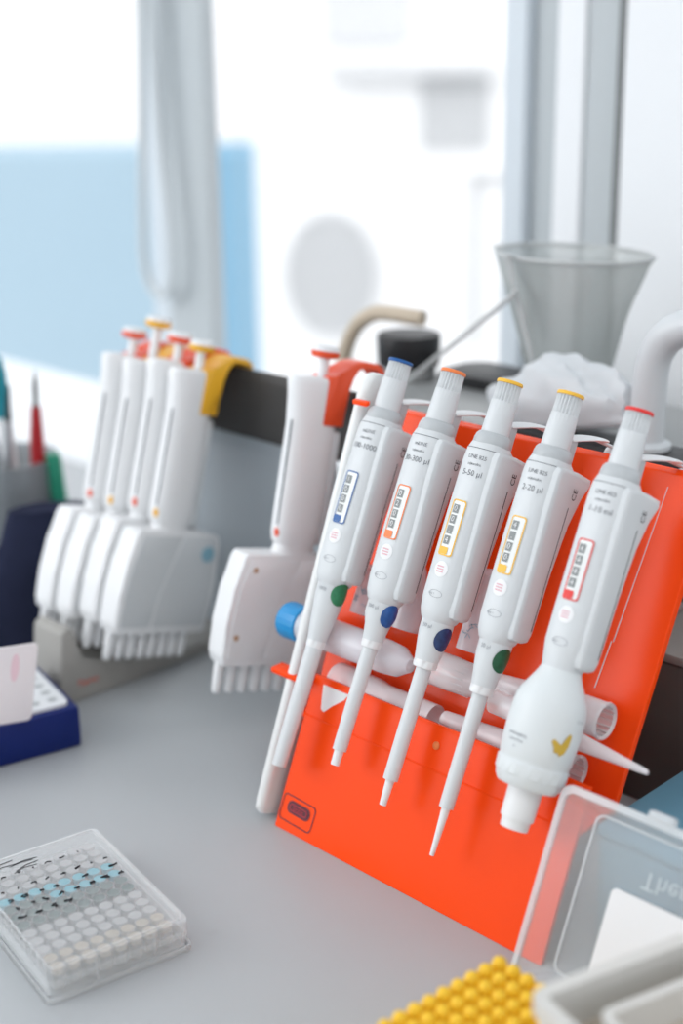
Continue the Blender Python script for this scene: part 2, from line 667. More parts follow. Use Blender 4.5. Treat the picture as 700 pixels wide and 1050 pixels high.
def pipette(i, L, ring, cap, label, lower, dotmat, dotz, vol, model, shaft, bulb=False, digits='0010'):
    T = Matrix.Translation((0, 0, L))
    t = thing('pipette', label, 'pipette', frame(C5[i] + (6 if bulb else 0), (-94 if bulb else -100) + L * math.sin(TH), 254.3 - L * math.cos(TH), TH), 'pipettes in the orange stand')
    # plunger knob with ribbed grip
    k = BM()
    rings = []
    nn = 88
    for z, r, rib in ((-33, 7.55, 0), (-20, 7.3, 0), (-11.5, 6.95, 0), (-11, 6.75, 1), (-2.2, 6.5, 1), (-1.8, 6.6, 0)):
        rings.append([((r - (.95 if rib and a % 4 < 2 else 0)) * math.cos(2 * PI * a / nn),
                       (r - (.95 if rib and a % 4 < 2 else 0)) * math.sin(2 * PI * a / nn), z) for a in range(nn)])
    loft(k, rings)
    kn = link('plunger_knob', k, 'body', t, T=T, angle=50)
    k = BM()
    lathe(k, [(6.6, -1.9), (7.0, -1.6), (7.05, -.7), (6.7, 0), (3, .25), (.3, .3)], 48)
    o = link('cap_ring', k, cap, kn, T=T)
    o['label'] = label.split(' ')[0] + ' cap ring'
    # collar
    k = BM()
    lathe(k, [(7.6, -28.6), (8.2, -28.8), (9.3, -30.2), (9.9, -32.5), (10.1, -35.0), (9.9, -35.4)], 48)
    link('collar', k, 'bodyd', t, T=T)
    # finger rest
    k = BM()
    rings = []
    for j in range(17):
        f = j / 16
        y = 8 + (40 if bulb else 33) * f
        z = -22.5 + 7.2 * math.sin(f * 1.5)
        w = 4.5 + 3.1 * math.sin(min(1, f * 1.6) * PI / 2) if f < .72 else 7.6 * math.sqrt(max(.02, 1 - ((f - .72) / .28) ** 2))
        th = 1.25
        rings.append([(w * math.cos(a), y, z + th * math.sin(a)) for a in [2 * PI * q / 20 for q in range(20)]])
    loft(k, rings)
    fr = link('finger_rest', k, 'white', t, T=T)
    k = BM()
    box(k, -3.6, 3.6, 7.5, 14, -37, -21.5, 1.2)
    link('rest_stem', k, 'bodyd', fr, T=T)
    k = BM()
    lathe(k, [(.5, -15.0), (5, -15.4), (7.0, -17), (7.6, -20), (7.6, -36), (6.5, -39)][::-1], 28, cy=64.5 if bulb else 57.5)
    box(k, -2.2, 2.2, 36, 56, -17.0, -15.6, .5)
    link('hook', k, 'body', t, T=T)
    # body
    table = list(BODYSEC)
    if not bulb:
        table += [(-126, 10.4, 10.4, 11.4, 2.4), (-130, 9.4, 9.5, 9.8, 2.1), (-131, 8.6, 8.8, 8.9, 2.0),
                  (-138, 8.5, 8.6, 8.7, 2.0), (ring + 8, lower + 1.2, lower + 1.2, lower + 1.3, 2.0), (ring, lower, lower, lower, 2.0)]
    else:
        table += [(-127, 10.0, 10.0, 10.5, 2.3), (-130, 9.8, 9.8, 9.8, 2.0)]
    k = BM()
    rings = []
    zs = []
    for a, c in zip(table[:-1], table[1:]):
        m_ = max(1, int((a[0] - c[0]) / 6))
        zs += [a[0] + (c[0] - a[0]) * j / m_ for j in range(m_)]
    zs.append(table[-1][0])
    for z in zs[::-1]:
        ax, yf, yb, e = secat(z, table)
        rings.append([(x, y, z) for x, y in sec(ax, yf, yb, e)])
    loft(k, rings)
    body = link('body', k, 'body', t, T=T, angle=35)
    # join line under the collar
    k = BM()
    prev = None
    for z in (-38.4, -38.75):
        ax, yf, yb, e = secat(z, table)
        cur = [k.verts.new((x * 1.012, y * 1.012, z)) for x, y in sec(ax, yf, yb, e)]
        if prev:
            for a in range(len(cur)):
                k.faces.new((prev[a], prev[(a + 1) % len(cur)], cur[(a + 1) % len(cur)], cur[a]))
        prev = cur
    link('join_line', k, 'seam', body, T=T)
    # ejector slide on the side
    bot = -128
    poly = [(-6, bot + 4), (-4.8, bot + 1), (-2, bot), (5, bot), (8.8, bot + 1), (10.2, bot + 4), (11.4, -90), (14, -65), (18.5, -50), (23.0, -41.5),
            (22.2, -38.6), (10, -37.6), (-4, -37.6), (-7, -38.6), (-8, -42), (-8, -60), (-7, -90)]
    dense = []
    for a in range(len(poly)):
        p, q = Vector(poly[a]), Vector(poly[(a + 1) % len(poly)])
        m_ = max(1, int((q - p).length / 5))
        dense += [p + (q - p) * j / m_ for j in range(m_)]

    def ins(p, d):
        cy = 2.5
        w = 8 + (p.y > -50) * 3
        return Vector((cy + (p.x - cy) * (1 - d / w), p.y + (d if p.y < -84 else -d) * (1 if (p.y > -44 or p.y < bot + 5) else 0)))
    k = BM()
    L3 = []
    for x, d in ((3, 0), (10.8, 0), (12.1, .35), (12.9, 1.3), (13.2, 2.6)):
        L3.append([(x, ins(p, d).x, ins(p, d).y) for p in dense])
    loft(k, L3)
    sl = link('ejector_slide', k, 'body', t, T=T, angle=28)
    k = BM()
    box(k, 13.0, 13.35, 7.2, 7.6, -121, -56, 0)
    addtext(k, 'CE', 5.2, lambda u, v: (13.4, 9.3 - v * 1.0, -49 + u))
    link('marking', k, 'ink', sl, False, T=T)
    # volume window
    k = BM()
    z0 = -82
    f0 = onbody(FRONT, table, z0, .25)
    f1 = onbody(FRONT, table, z0, .45)
    f2 = onbody(FRONT, table, z0, .6)
    ringpatch(k, rrect(-4.4, 4.4, -15, 15, 1.6), rrect(-3.7, 3.7, -14.3, 14.3, 1.3), f1, 0)
    polypatch(k, rrect(-3.8, 3.8, -14.4, 14.4, 1.3), f0, 3, 1)
    for j in range(4):
        polypatch(k, rrect(-2.9, .6, -9 + 5.6 * j, -4.4 + 5.6 * j, .3, 2), f1, 2, 2)
        addtext(k, digits[j], 4.0, lambda u, v, j=j: f2(u * 1 - 1.1, v - 6.7 + 5.6 * j), 3)
    polypatch(k, rrect(-3.7, 1.2, -14.2, -10.4, .6, 2), f1, 2, 0)
    w = link('volume_window', k, [cap, 'winglass', 'wheel', 'paper'], body, True, T=T)
    # prints
    k = BM()
    ft = onbody(FRONT, table, -43.5, .2)
    addtext(k, model, 2.9, lambda u, v: ft(u + 2.0, v), 0)
    link('model_marking', k, 'inkg', body, False, T=T)
    k = BM()
    ft2 = onbody(FRONT, table, -47.3, .2)
    addtext(k, 'adjustable', 2.0, lambda u, v: ft2(u + 1.5, v), 0)
    link('fine_marking', k, 'inkg', body, False, T=T)
    k = BM()
    ft3 = onbody(FRONT, table, -52.2, .2)
    addtext(k, vol, 4.2, lambda u, v: ft3(u + 1.6, v), 0)
    link('volume_marking', k, 'inkg', body, False, T=T)
    k = BM()
    ft5 = onbody(FRONT, table, -117, .2)
    ringpatch(k, circ(1.5, 0, 4.0, 2.0), circ(1.5, 0, 3.75, 1.8), ft5, 0)
    link('oval_mark', k, 'inkf', body, False, T=T)
    k = BM()
    addtext(k, 'wash', 1.8, lambda u, v: ft5(u - 1.0, v), 0)
    link('oval_lettering', k, 'inkf', body, False, T=T)
    if not bulb:
        k = BM()
        ft4 = onbody(FRONT, table, -134, .2)
        addtext(k, vol.split('-')[-1], 2.8, lambda u, v: ft4(u + .5, v), 0)
        link('lower_marking', k, 'inkf', body, False, T=T)
    k = BM()
    fs = onbody(FRONT, table, -104, .2)
    fs2 = onbody(FRONT, table, -104, .35)
    polypatch(k, circ(.5, 0, 4.0, 4.2), fs, 3, 0)
    for j in (-1.4, 0, 1.4):
        polypatch(k, rrect(-2, 2.2, j - .35, j + .35, .2, 1), fs2, 2, 1)
    o = link('round_seal', k, ['paper', 'pink'], body, True, T=T)
    if dotmat:
        k = BM()
        fd = onbody(-.12, table, dotz, .25)
        polypatch(k, circ(0, 0, 6.1, 6.4, 32), fd, 6)
        o = link('round_sticker', k, dotmat, body, True, T=T)
    # nozzle end
    if not bulb:
        k = BM()
        nn = 48
        rings = []
        for z, r, c in ((ring - 4.2, lower * .86, 0), (ring - 4, lower * .95, 0), (ring - 2.4, lower, 1), (ring - .4, lower, 1), (ring, lower, 0)):
            rings.append([((r - (.5 if c and (a % 8) in (0, 1) else 0)) * math.cos(2 * PI * a / nn), (r - (.5 if c and (a % 8) in (0, 1) else 0)) * math.sin(2 * PI * a / nn), z) for a in range(nn)])
        loft(k, rings)
        link('lock_ring', k, 'white', t, T=T)
        k = BM()
        lathe(k, [(r, z) for z, r in shaft['main']][::-1], 32)
        link('ejector_sleeve', k, 'body', t, T=T)
        if shaft.get('tip'):
            k = BM()
            lathe(k, [(r, z) for z, r in shaft['tip']][::-1], 28)
            link('tip_cone', k, 'white', t, T=T)
    else:
        k = BM()
        prof = [(-129, 9.6), (-131, 10.2), (-133, 11.0), (-138, 13.6), (-143, 16.4), (-146, 17.4), (-150, 17.9), (-156, 18.2), (-165, 18.1), (-174, 17.6),
                (-175, 17.1), (-176, 17.1), (-182, 16.9), (-186, 16.2), (-188.5, 14.6), (-189, 12.2), (-188.5, 9)]
        lathe(k, [(r, z) for z, r in prof][::-1], 56)
        bu = link('bulb', k, 'bulb', t, T=T)
        k = BM()
        nn = 60
        rings = []
        for z, r, c in ((-183.5, 16.9, 0), (-183, 17.4, 1), (-177, 17.7, 1), (-176.5, 17.2, 0)):
            rings.append([((r - (.45 if c and (a % 6) < 2 else 0)) * math.cos(2 * PI * a / nn), (r - (.45 if c and (a % 6) < 2 else 0)) * math.sin(2 * PI * a / nn), z) for a in range(nn)])
        loft(k, rings)
        link('bulb_ring', k, 'bulb', bu, T=T)
        tb = [(-150, 17.9, 17.9, 17.9, 2), (-156, 18.2, 18.2, 18.2, 2), (-165, 18.1, 18.1, 18.1, 2), (-174, 17.6, 17.6, 17.6, 2)]
        k = BM()
        ft = onbody(-.45, tb, -164, .5)
        polypatch(k, [(-5, 1.5), (-4, 3), (-2.8, 1.8), (-1, .6), (.8, 1.6), (1.6, 4.5), (3.4, 7), (4.4, 5.6), (4.2, 1), (2.8, -3), (.6, -4.6), (-.6, -3.2), (-2.4, -3.4), (-3.2, -1)], ft, 3)
        o = link('mustard_mark', k, 'mustard', bu, True, T=T)
        k = BM()
        fa = onbody(FRONT - .1, tb, -167, .4)
        addtext(k, 'WARNING', 2.2, lambda u, v: fa(u, v + 2.5))
        addtext(k, 'autoclave', 2.2, lambda u, v: fa(u, v))
        addtext(k, 'x', 2.2, lambda u, v: fa(u, v - 3))
        fb = onbody(0, tb, -151, .25)
        addtext(k, '10 ml', 2.2, lambda u, v: fb(u, v))
        link('lettering', k, 'inkf', bu, False, T=T)
        k = BM()
        lathe(k, [(r, z) for z, r in ((-186, 8.6), (-204.5, 8.2), (-204.6, 7.2), (-209.5, 6.9), (-209.6, 5.6), (-205, 5.2))][::-1], 40, cap0=True)
        link('tip_cone', k, 'white', t, T=T)
    return t


pipette(0, 235.9, -163, 'blue', 'blue ringed grey pipette, first in the orange stand beside the white end bar', 5.3, 'green', -135, '100-1000', 'mLINE', dict(main=[(-166, 4.9), (-200, 4.7), (-235.9, 4.0)]), digits='0001')
pipette(1, 222.3, -152, 'orangering', 'orange ringed grey pipette with bright blue round sticker, hanging in the orange stand', 5.6, 'bluedot', -137, '30-300 µl', 'mLINE',
        dict(main=[(-155, 4.2), (-190, 4.1), (-214, 3.9)], tip=[(-212, 2.7), (-222.3, 2.5)]), digits='0020')
pipette(2, 230.8, -152, 'yellow', 'yellow ringed grey pipette with navy round sticker, middle of the five in the orange stand', 6.4, 'navydot', -139, '5-50 µl', 'LINE 825',
        dict(main=[(-155, 4.2), (-190, 4.2), (-217, 4.1)], tip=[(-215, 2.5), (-230.8, 1.9)]), digits='4.00')
pipette(3, 243.1, -154, 'yellow', 'yellow ringed grey pipette with deep green sticker and long thin end in the orange stand', 6.2, 'gdot', -139, '2-20 µl', 'LINE 825',
        dict(main=[(-157, 4.1), (-195, 4.0), (-218, 3.8)], tip=[(-216, 2.4), (-219, 2.3), (-243.1, 1.2)]), digits='00.4')
pipette(4, 209.6, -130, 'red', 'red ringed grey pipette with fat bulb body, nearest in the orange stand', 6, None, 0, '1-10 ml', 'LINE 825', None, bulb=True, digits='4444')

# ------------------------------------------------------------------ clear tips and tubes in the pocket


def large_tip(x0, x1, q, z, R0, R1, label, flip=1, ribs=True, dz=0, dq=0):
    """opening at x0, narrowing to x1; hollow"""
    t = thing('large_pipette_tip', label, 'pipette tip', BENCH @ Matrix.Translation((x0 * .001, -q * .001, z * .001)), 'clear tips lying in the stand pocket')
    L = x1 - x0
    k = BM()
    prof = [(R0 * .9, 1.5 * sgn(L)), (R0 * .97, 0), (R0, .6 * sgn(L)), (R0 * 1.0, L * .2), (R0 * .93, L * .42), (R0 * .8, L * .5), (R1 + (R0 * .8 - R1) * .5, L * .75), (R1, L)]
    rings = []
    for r, h in prof:
        rings.append([(h, r * math.cos(2 * PI * a / 36) - dq * h / L, r * math.sin(2 * PI * a / 36) + dz * h / L) for a in range(36)])
    loft(k, rings, False, False)
    sh = link('tip_shell', k, 'tip', t, T=None)
    if ribs:
        k = BM()
        for a in range(16):
            an = 2 * PI * a / 16
            c, s_ = math.cos(an), math.sin(an)
            tr = Matrix.Rotation(an, 4, 'X')
            x_a, x_b = sorted((1.0 * sgn(L), L * .42))
            box(k, x_a, x_b, R0 * .80, R0 * .96, -.35, .35, 0, T=tr)
        lathe(k, [(R0 * 1.03, 0), (R0 * 1.05, sgn(L) * 1), (R0 * .86, sgn(L) * 1), (R0 * .86, 0)], 36, axis='X', cap0=False, cap1=False)
        link('ribs', k, 'tiprib', t, False)
    return t


large_tip(178.5, 112, -58, 106.5, 9.3, 4.5, 'clear ribbed tip lying behind the bulb pipette, upper of the two open ends')
large_tip(170.5, 84, -47.5, 79.5, 8.6, 4.5, 'clear ribbed tip, lower of the two open ends at the right of the pocket')
k = BM()
tl = [(120, 103, 6.2), (140, 102, 6.0), (165, 100, 5.0), (190, 98.6, 3.1), (211, 97.4, 1.5), (213, 97.3, 1.2)]
tube(k, [(x - 165, (44 if x < 150 else 43) - 44, z - 100) for x, z, r in tl], [r for x, z, r in tl], 24, cap=False)
o = link('pointed_pipette_tip', k, 'tip')
o.matrix_world = BENCH @ Matrix.Translation((.165, .044, .100))
tag(o, 'clear pointed tip sticking out of the right end of the stand pocket', 'pipette tip', 'clear tips lying in the stand pocket')
large_tip(66, 132, -58, 101, 9.6, 7, 'clear ribbed tip seen between the navy and green stickered pipettes')
large_tip(4, 78, -46.5, 77.5, 10, 8, 'clear wide tip lying low in the pocket behind the orange lip', ribs=False)
# blue capped tube
t = thing('centrifuge_tube', 'clear centrifuge tube with bright blue screw cap poking out beside the end bar', 'tube',
          BENCH @ Matrix.Translation((-.024, .047, .103)))
k = BM()
lathe(k, [(8.8, -11), (9.5, 3), (9.6, 6), (9.5, 66), (8.5, 76), (4, 84), (.3, 85)], 32, axis='X', cap0=False)
link('tube_body', k, 'tube', t)
k = BM()
nn = 60
rings = []
for x, r, c in ((-12.5, 9.4, 0), (-13, 10.3, 0), (-12, 10.9, 1), (1.2, 10.9, 1), (1.6, 10.2, 0), (1.4, 8.5, 0)):
    rings.append([(x, (r - (.35 if c and a % 3 == 0 else 0)) * math.cos(2 * PI * a / nn), (r - (.35 if c and a % 3 == 0 else 0)) * math.sin(2 * PI * a / nn)) for a in range(nn)])
loft(k, rings)
link('screw_cap', k, 'capblue', t)
# upright conical pieces standing behind the row
UP = [(7, -64, 142, 7.6, 6.2, 'frosted tube standing in the pocket behind the first two pipettes'),
      (39, -64, 150, 8.6, 2.6, 'white conical tube point up between the two leftmost blue and navy stickered pipettes'),
      (84, -66, 158, 7.0, 6.2, 'scribbled clear tube leaning behind the navy-stickered pipette')]
for x, q, z, r0, r1, lb in UP:
    k = BM()
    H = z - 113
    t = thing('conical_tube', lb, 'tube', BENCH @ Matrix.Translation((x * .001, -q * .001 + .0, .113)) @ Matrix.Rotation(-TH, 4, 'X'), 'tubes standing in the stand pocket')
    lathe(k, [(r0, 0), (r0 * .98, H * .35), (r1 + .6, H * .93), (r1 * .6, H), (.2, H + .8)], 28)
    link('tube_body', k, 'tube', t)
    k = BM()
    for j in range(9):
        zz = random.uniform(6, H * .6)
        a = random.uniform(-2.2, -.2)
        rr = r0 + (r1 - r0) * zz / H + .5
        pts = [(rr * math.cos(a + d), rr * math.sin(a + d), zz + random.uniform(-1.5, 1.5)) for d in (0, .12, .25, .4)]
        tube(k, pts, .22, 5)
    link('handwriting', k, 'blogo', t)

# ------------------------------------------------------------------ multichannel pipettes and their rack


def multichannel(name, s, q, z, tilt, spin, ringm, label, ext=0, hs=(0, 0), group='multichannel pipettes on the dark rack', screws=False):
    L = 218
    T = Matrix.Translation((0, 0, L))
    a_q, a_z = math.sin(tilt), -math.cos(tilt)
    t = thing('multichannel_pipette', label, 'multichannel pipette', frame(s, q + a_q * L, z + a_z * L, tilt, spin), group)
    # body
    k = BM()
    tab = [(-19, 9.5, 19.5, 14, 2.6), (-21, 9.8, 20, 14.5, 2.6), (-30, 9.7, 18.5, 15, 2.6), (-48, 9.5, 16.8, 16.0, 2.6), (-90, 9.5, 17, 16, 2.7), (-115, 9.5, 17.2, 15.5, 2.7), (-122, 9.2, 16, 14.5, 2.6), (-124, 8.8, 14, 13, 2.4), (-131, 9.2, 16, 14, 2.4)]
    rings = [[(x, y, z_) for x, y in sec(8.2, 17.5, 12, 2.5)] for z_ in (-17.6,)]
    for z_, ax, yf, yb, e in tab:
        rings.append([(x, y, z_) for x, y in sec(ax, yf, yb, e)])
    loft(k, rings[::-1])
    body = link('handle', k, 'white', t, T=T)
    # slit with coloured pointer
    k = BM()
    f = onbody(FRONT + .25, tab, -78, .2)
    polypatch(k, rrect(-.55, .55, -33, 33, .5, 2), f, 3, 0)
    f = onbody(FRONT + .25, tab, -116, .3)
    polypatch(k, circ(0, 0, 1.9, 3.0, 16), f, 3, 1)
    link('volume_slit', k, ['seam', ringm], body, False, T=T)
    # coloured finger hook
    k = BM()
    poly = [(2, -16.5), (6, -15.8), (11, -14.5), (16, -10), (21, -6.5), (27, -5), (38, -5.6), (43, -9), (44, -14), (42.4, -14.5), (40, -10), (36, -8.2), (26, -8.0),
            (22.5, -10), (19.5, -15), (18.2, -24), (17.6, -34), (17.4, -47), (2, -47)]
    poly = [(y_ + (max(0, q + 122.6) if y_ > 35 else 0), z_) for y_, z_ in poly]
    prism(k, poly, -10.1, 10.1, bev=1.2)
    hk = link('finger_hook', k, ringm, t, T=T, angle=50)
    # translucent ejector strip below the hook
    k = BM()
    box(k, -7, 7, 12, 18.6, -124, -50.5, 1.8)
    link('ejector_strip', k, 'headside', t, T=T)
    # plunger
    k = BM()
    lathe(k, [(3.3, -20), (3.3, -5 + ext), (3.4, -4 + ext)], 20, cy=3)
    pl = link('plunger', k, 'white', t, T=T)
    k = BM()
    lathe(k, [(4.5, -6 + ext), (8.0, -5.2 + ext), (8.9, -3.6 + ext), (8.9, -1.4 + ext), (8.3, -.9 + ext), (8.2, 1.2 + ext), (5, 2.0 + ext), (.3, 2.1 + ext)], 32, cy=3)
    for f in k.faces:
        c = f.calc_center_median()
        f.material_index = 1 if -5.7 + ext < c.z < -1.2 + ext else 0
    link('plunger_button', k, ['white', ringm], pl, T=T)
    # head: local y from -40 (front) to +40 (rear)
    k = BM()
    prof = [(-31, -127), (-33.5, -131), (-37.5, -150), (-40, -172), (-40.5, -192), (-38, -199), (37, -199), (40, -195), (41.5, -165), (41, -136), (38, -130), (14, -127)]
    prof = [(y_ - hs[0] * (y_ < 20), z_ - hs[1]) for y_, z_ in prof]
    prism(k, prof, -9.2, 9.2, bev=1.6)
    for f_ in k.faces:
        c = f_.calc_center_median()
    hd = link('head', k, 'white', t, T=T, angle=30)
    # side cover plates, slightly darker
    k = BM()
    for sx in (-1, 1):
        prism(k, [(-28, -131), (-33, -150), (-36, -172), (-36.5, -194), (-12, -194), (-8, -172), (-1, -150), (6, -131)], sx * 9.0, sx * 9.9, bev=.3)
        prism(k, [(8, -131), (1, -150), (-6, -172), (-9.5, -194), (36, -194), (38, -165), (37, -134), (34, -131)], sx * 9.0, sx * 9.6, bev=.3)
    bmesh.ops.translate(k, verts=k.verts, vec=(0, -hs[0], -hs[1]))
    link('side_cover', k, 'headside' if not screws else 'white', hd, T=T, angle=30)
    if screws:
        k = BM()
        for y, z_ in ((-25, -137), (-32.5, -180)):
            lathe(k, [(1.8, 9.8), (1.8, 10.3), (.4, 10.4)], 16, T=Matrix.Translation((0, y - hs[0], z_ - hs[1])) @ Matrix.Rotation(PI / 2, 4, 'Y'))
        link('screw', k, 'brown', hd, T=T)
    else:
        k = BM()
        lathe(k, [(5.4, 9.5), (5.4, 10.1), (5, 10.2)], 28, T=Matrix.Translation((0, 30, -143)) @ Matrix.Rotation(PI / 2, 4, 'Y'))
        o = link('round_logo', k, 'blogo', hd, T=T)
    for j in range(8):
        y = -36 + 9 * j
        k = BM()
        lathe(k, [(2.1, -218), (2.9, -216.5), (3.3, -210), (3.4, -198)], 18, cy=y - hs[0])
        bmesh.ops.translate(k, verts=k.verts, vec=(0, 0, -hs[1]))
        link('nozzle', k, 'white', t, T=T)
    return t


multichannel('a', -200, -122.6, 233.4, math.radians(15.3), 0, 'amber', 'white multichannel pipette with yellow finger hook at the right end of the left cluster')
multichannel('b', -221, -121.1, 236.7, math.radians(15.3), 0, 'ored', 'white multichannel pipette with red button just left of the yellow-hooked one')
multichannel('c', -242, -116.5, 234.5, math.radians(15.3), 0, 'amber', 'white multichannel pipette whose yellow button is raised highest of the left cluster', ext=11)
multichannel('d', -263, -114.2, 235.6, math.radians(15.3), 0, 'ored', 'leftmost white multichannel pipette, red button, over the pen pots')
multichannel('e', -88, -128, 244.4, math.radians(12.6), math.radians(-12), 'ored', 'white multichannel pipette with orange-red hook hanging alone beside the orange stand',
             screws=True, hs=(7, 2))
# rack: dark bar on a grey column with a long foot
t = thing('pipette_rack', 'grey rack with charcoal hanging bar carrying the white multichannel pipettes', 'rack', BENCH)
k = BM()
prism(k, [(150.5, 166), (152.5, 164), (157, 164), (157.5, 207), (156.5, 211.5), (154, 213), (152, 212), (150.5, 207)], -276, -74, bev=1)
o = link('hanging_bar', k, 'dark', t)
k = BM()
prism(k, [(158, 166), (163, 150), (163, 40), (163, 0), (178, 0), (178, 40), (172, 170), (158.5, 200)], -262, -120, bev=2)
link('column', k, 'panelgrey', t)
k = BM()
prism(k, [(6, 0), (3, 4), (8, 52), (14, 56), (19, 50), (22, 29), (60, 16), (90, 9), (162, 9), (162, 0)], -250, -217, bev=1.5)
ft = link('foot', k, 'footgrey', t)
k = BM()
addtext(k, 'Thermo', 13, lambda u, v: (-216.6, 36 + u * .62 + 0, 6.0 + v * .3) if False else (-216.7, 26 - (-u) * .40, 13 + v * .5))
link('lettering', k, 'ored', ft, False)

# ------------------------------------------------------------------ microplate
a_ = math.radians(34.5)
PW, PL = 73, 105
t = thing('well_plate', 'clear lidded multiwell plate with teal and dark wells and black marker scribbles', 'well plate',
          wframe(-.1383, .5602, 0, math.degrees(a_)))
k = BM()
# flange base and walls (open frame)
def rectring(bm, x0, x1, y0, y1, z0, z1, th, r=3, mi=0):
    o_ = rrect(x0, x1, y0, y1, r)
    i_ = rrect(x0 + th, x1 - th, y0 + th, y1 - th, max(.5, r - th))
    R4 = [[(x, y, z0) for x, y in o_], [(x, y, z1) for x, y in o_], [(x, y, z1) for x, y in i_], [(x, y, z0) for x, y in i_]]
    L_ = [[bm.verts.new(p) for p in rg] for rg in R4]
    n_ = len(o_)
    for a in range(4):
        for i in range(n_):
            bm.faces.new((L_[a][i], L_[a][(i + 1) % n_], L_[(a + 1) % 4][(i + 1) % n_], L_[(a + 1) % 4][i])).material_index = mi


rectring(k, -2, PW + 2, -2, PL + 2, 0, 3, 1.4, 4)
rectring(k, 0, PW, 0, PL, 3, 10, 1.2, 4)
link('base', k, 'plate', t, True)
k = BM()
rectring(k, -.9, PW + .9, -.9, PL + .9, 8.5, 16.5, .9, 4)
polypatch(k, rrect(-.9, PW + .9, -.9, PL + .9, 4), lambda u, v: (u, v, 17.3), 2)
rectring(k, 1.2, PW - 1.2, 1.2, PL - 1.2, 16.8, 18.1, .8, 3)
for x in (24, 54):
    box(k, x - .5, x + .5, -1.9, -.6, 3.5, 16.5, .2)
link('lid', k, 'platelid', t, True)
wells = {}
k = BM()
px = (PW - 8) / 8
py_ = (PL - 9) / 12
kl = {m_: BM() for m_ in ('liqteal', 'liqgreen', 'liqbeige', 'liqclear')}
for i in range(8):
    for j in range(12):
        cx, cy = 4 + px * (i + .5), 4.5 + py_ * (j + .5)
        lathe(k, [(3.1, 1.5), (3.4, 5), (3.55, 13.2), (3.9, 13.4)], 20, cx=cx, cy=cy, cap0=True, cap1=False)
        mm = 'liqclear'
        if j in (7, 8):
            mm = 'liqteal'
        if j in (5, 6):
            mm = 'liqgreen'
        if j in (0, 1):
            mm = 'liqbeige'
        if j == 7 and i < 3:
            mm = 'liqgreen'
        lathe(kl[mm], [(3.2, 9.5), (3.35, 12.6)], 18, cx=cx, cy=cy)
link('wells', k, 'platew', t, True)
for m_, bmx in kl.items():
    o = link({'liqteal': 'teal_liquid', 'liqgreen': 'dark_liquid', 'liqbeige': 'beige_liquid', 'liqclear': 'clear_liquid'}[m_], bmx, m_, t, True)
k = BM()
rnd = random.Random(3)


def scribble(x, y, s_=2.2, n_=4):
    pts = []
    for a in range(n_):
        pts.append((x + rnd.uniform(-s_, s_), y + rnd.uniform(-s_ * .55, s_ * .55), 17.75))
    tube(k, smoothpath(pts, 3), .34, 5)


for i in range(8):
    for j in (5, 6, 7):
        if (j == 5 and i > 3) or (j == 7 and i in (4, 6)):
            continue
        cx, cy = 4 + px * (i + .5), 4.5 + py_ * (j + .5)
        scribble(cx, cy, 2.3, 6)
for i in range(8):
    cx, cy = 4 + px * (i + .5), 4.5 + py_ * 8.6
    scribble(cx, cy, 1.8, 3)
for i in range(1, 7):
    cx, cy = 4 + px * (i + .2), 4.5 + py_ * 10.3
    scribble(cx, cy, 2.0, 3)
for a in range(6):
    x, y = 22 + rnd.uniform(-7, 7), 95 + rnd.uniform(-6, 6)
    tube(k, [(x - 6, y - 1.5 + rnd.uniform(-1, 1), 17.75), (x, y, 17.75), (x + 7, y + rnd.uniform(-1, 1), 17.75)], .22, 5)
link('marker_writing', k, 'ink', t, False)

# ------------------------------------------------------------------ blue tube rack with card (left edge)
t = thing('tube_rack', 'royal blue tube rack with white holed insert at the left edge', 'tube rack', wframe(-.1665, .8175, 0, 31.2 + 180))
# local +x runs to lower-left along the front edge, +y towards the camera; rack body lies on -y side
k = BM()
box(k, 0, 104, -76, 0, 0, 28, 2.5)
rb = link('rack_body', k, 'rackblue', t)
k = BM()
prism(k, rrect(5, 100, -71, -5, 4), 27.6, 30.2, 'Z', bev=.6)
ri = link('insert', k, 'rackw', t)
k = BM()
for i in range(8):
    for j in range(5):
        lathe(k, [(3.1, 30.1), (3.1, 30.35)], 18, cx=13 + i * 11.2, cy=-14 - j * 12)
link('hole', k, 'hole', ri, False)
t = thing('plastic_card', 'pinkish white translucent card standing in the blue rack', 'card', wframe(-.2035, .791, .0305, 20))
k = BM()
prism(k, [(x + y * .16, y) for x, y in rrect(-40, 12, 0, 50, 3)], -.7, .7, 'Y', bev=.3)
link('sheet', k, 'card', t)
k = BM()
polypatch(k, [(x + y * .16, y) for x, y in circ(-1, 36, 2.6, 9)], lambda u, v: (u, -.85, v), 2)
link('pink_blot', k, 'blush', t, False)

# ------------------------------------------------------------------ dark pouch, pen pot and tools (left, behind)
t = thing('pouch', 'dark navy cloth pouch slumped behind the blue tube rack', 'pouch', wframe(-.222, .99, 0, 20))
k = BM()
rings = []
rn = random.Random(5)
for j in range(9):
    f = j / 8
    z = 104 * f
    rx = 56 * (1 - .38 * f * f) * (.9 + .1 * math.sin(f * 5))
    ry = 30 * (1 - .6 * f)
    rings.append([((rx + rn.uniform(-2.5, 2.5)) * math.cos(2 * PI * a / 28) + 8 * f, (ry + rn.uniform(-2, 2)) * math.sin(2 * PI * a / 28), z) for a in range(28)])
loft(k, rings)
link('pouch_body', k, 'navy', t)
t = thing('small_box', 'small dark grey box on the worktop beside the navy pouch', 'box', wframe(-.186, .950, 0, 30))
k = BM()
box(k, -16, 16, -8, 8, 0, 34, 2)
link('box_body', k, 'dark', t)
k = BM()
box(k, -17, 17, -9, 9, 34.2, 40, 2)
link('box_lid', k, 'black', t)
PC = (-.262, 1.075)
t = thing('pen_pot', 'grey translucent pot holding tools at the left edge', 'pot', wframe(PC[0], PC[1], 0))
k = BM()
lathe(k, [(34, 0), (36, 2), (40, 118), (41, 120), (38.5, 120), (34, 4), (.3, 4)], 40, cap1=False)
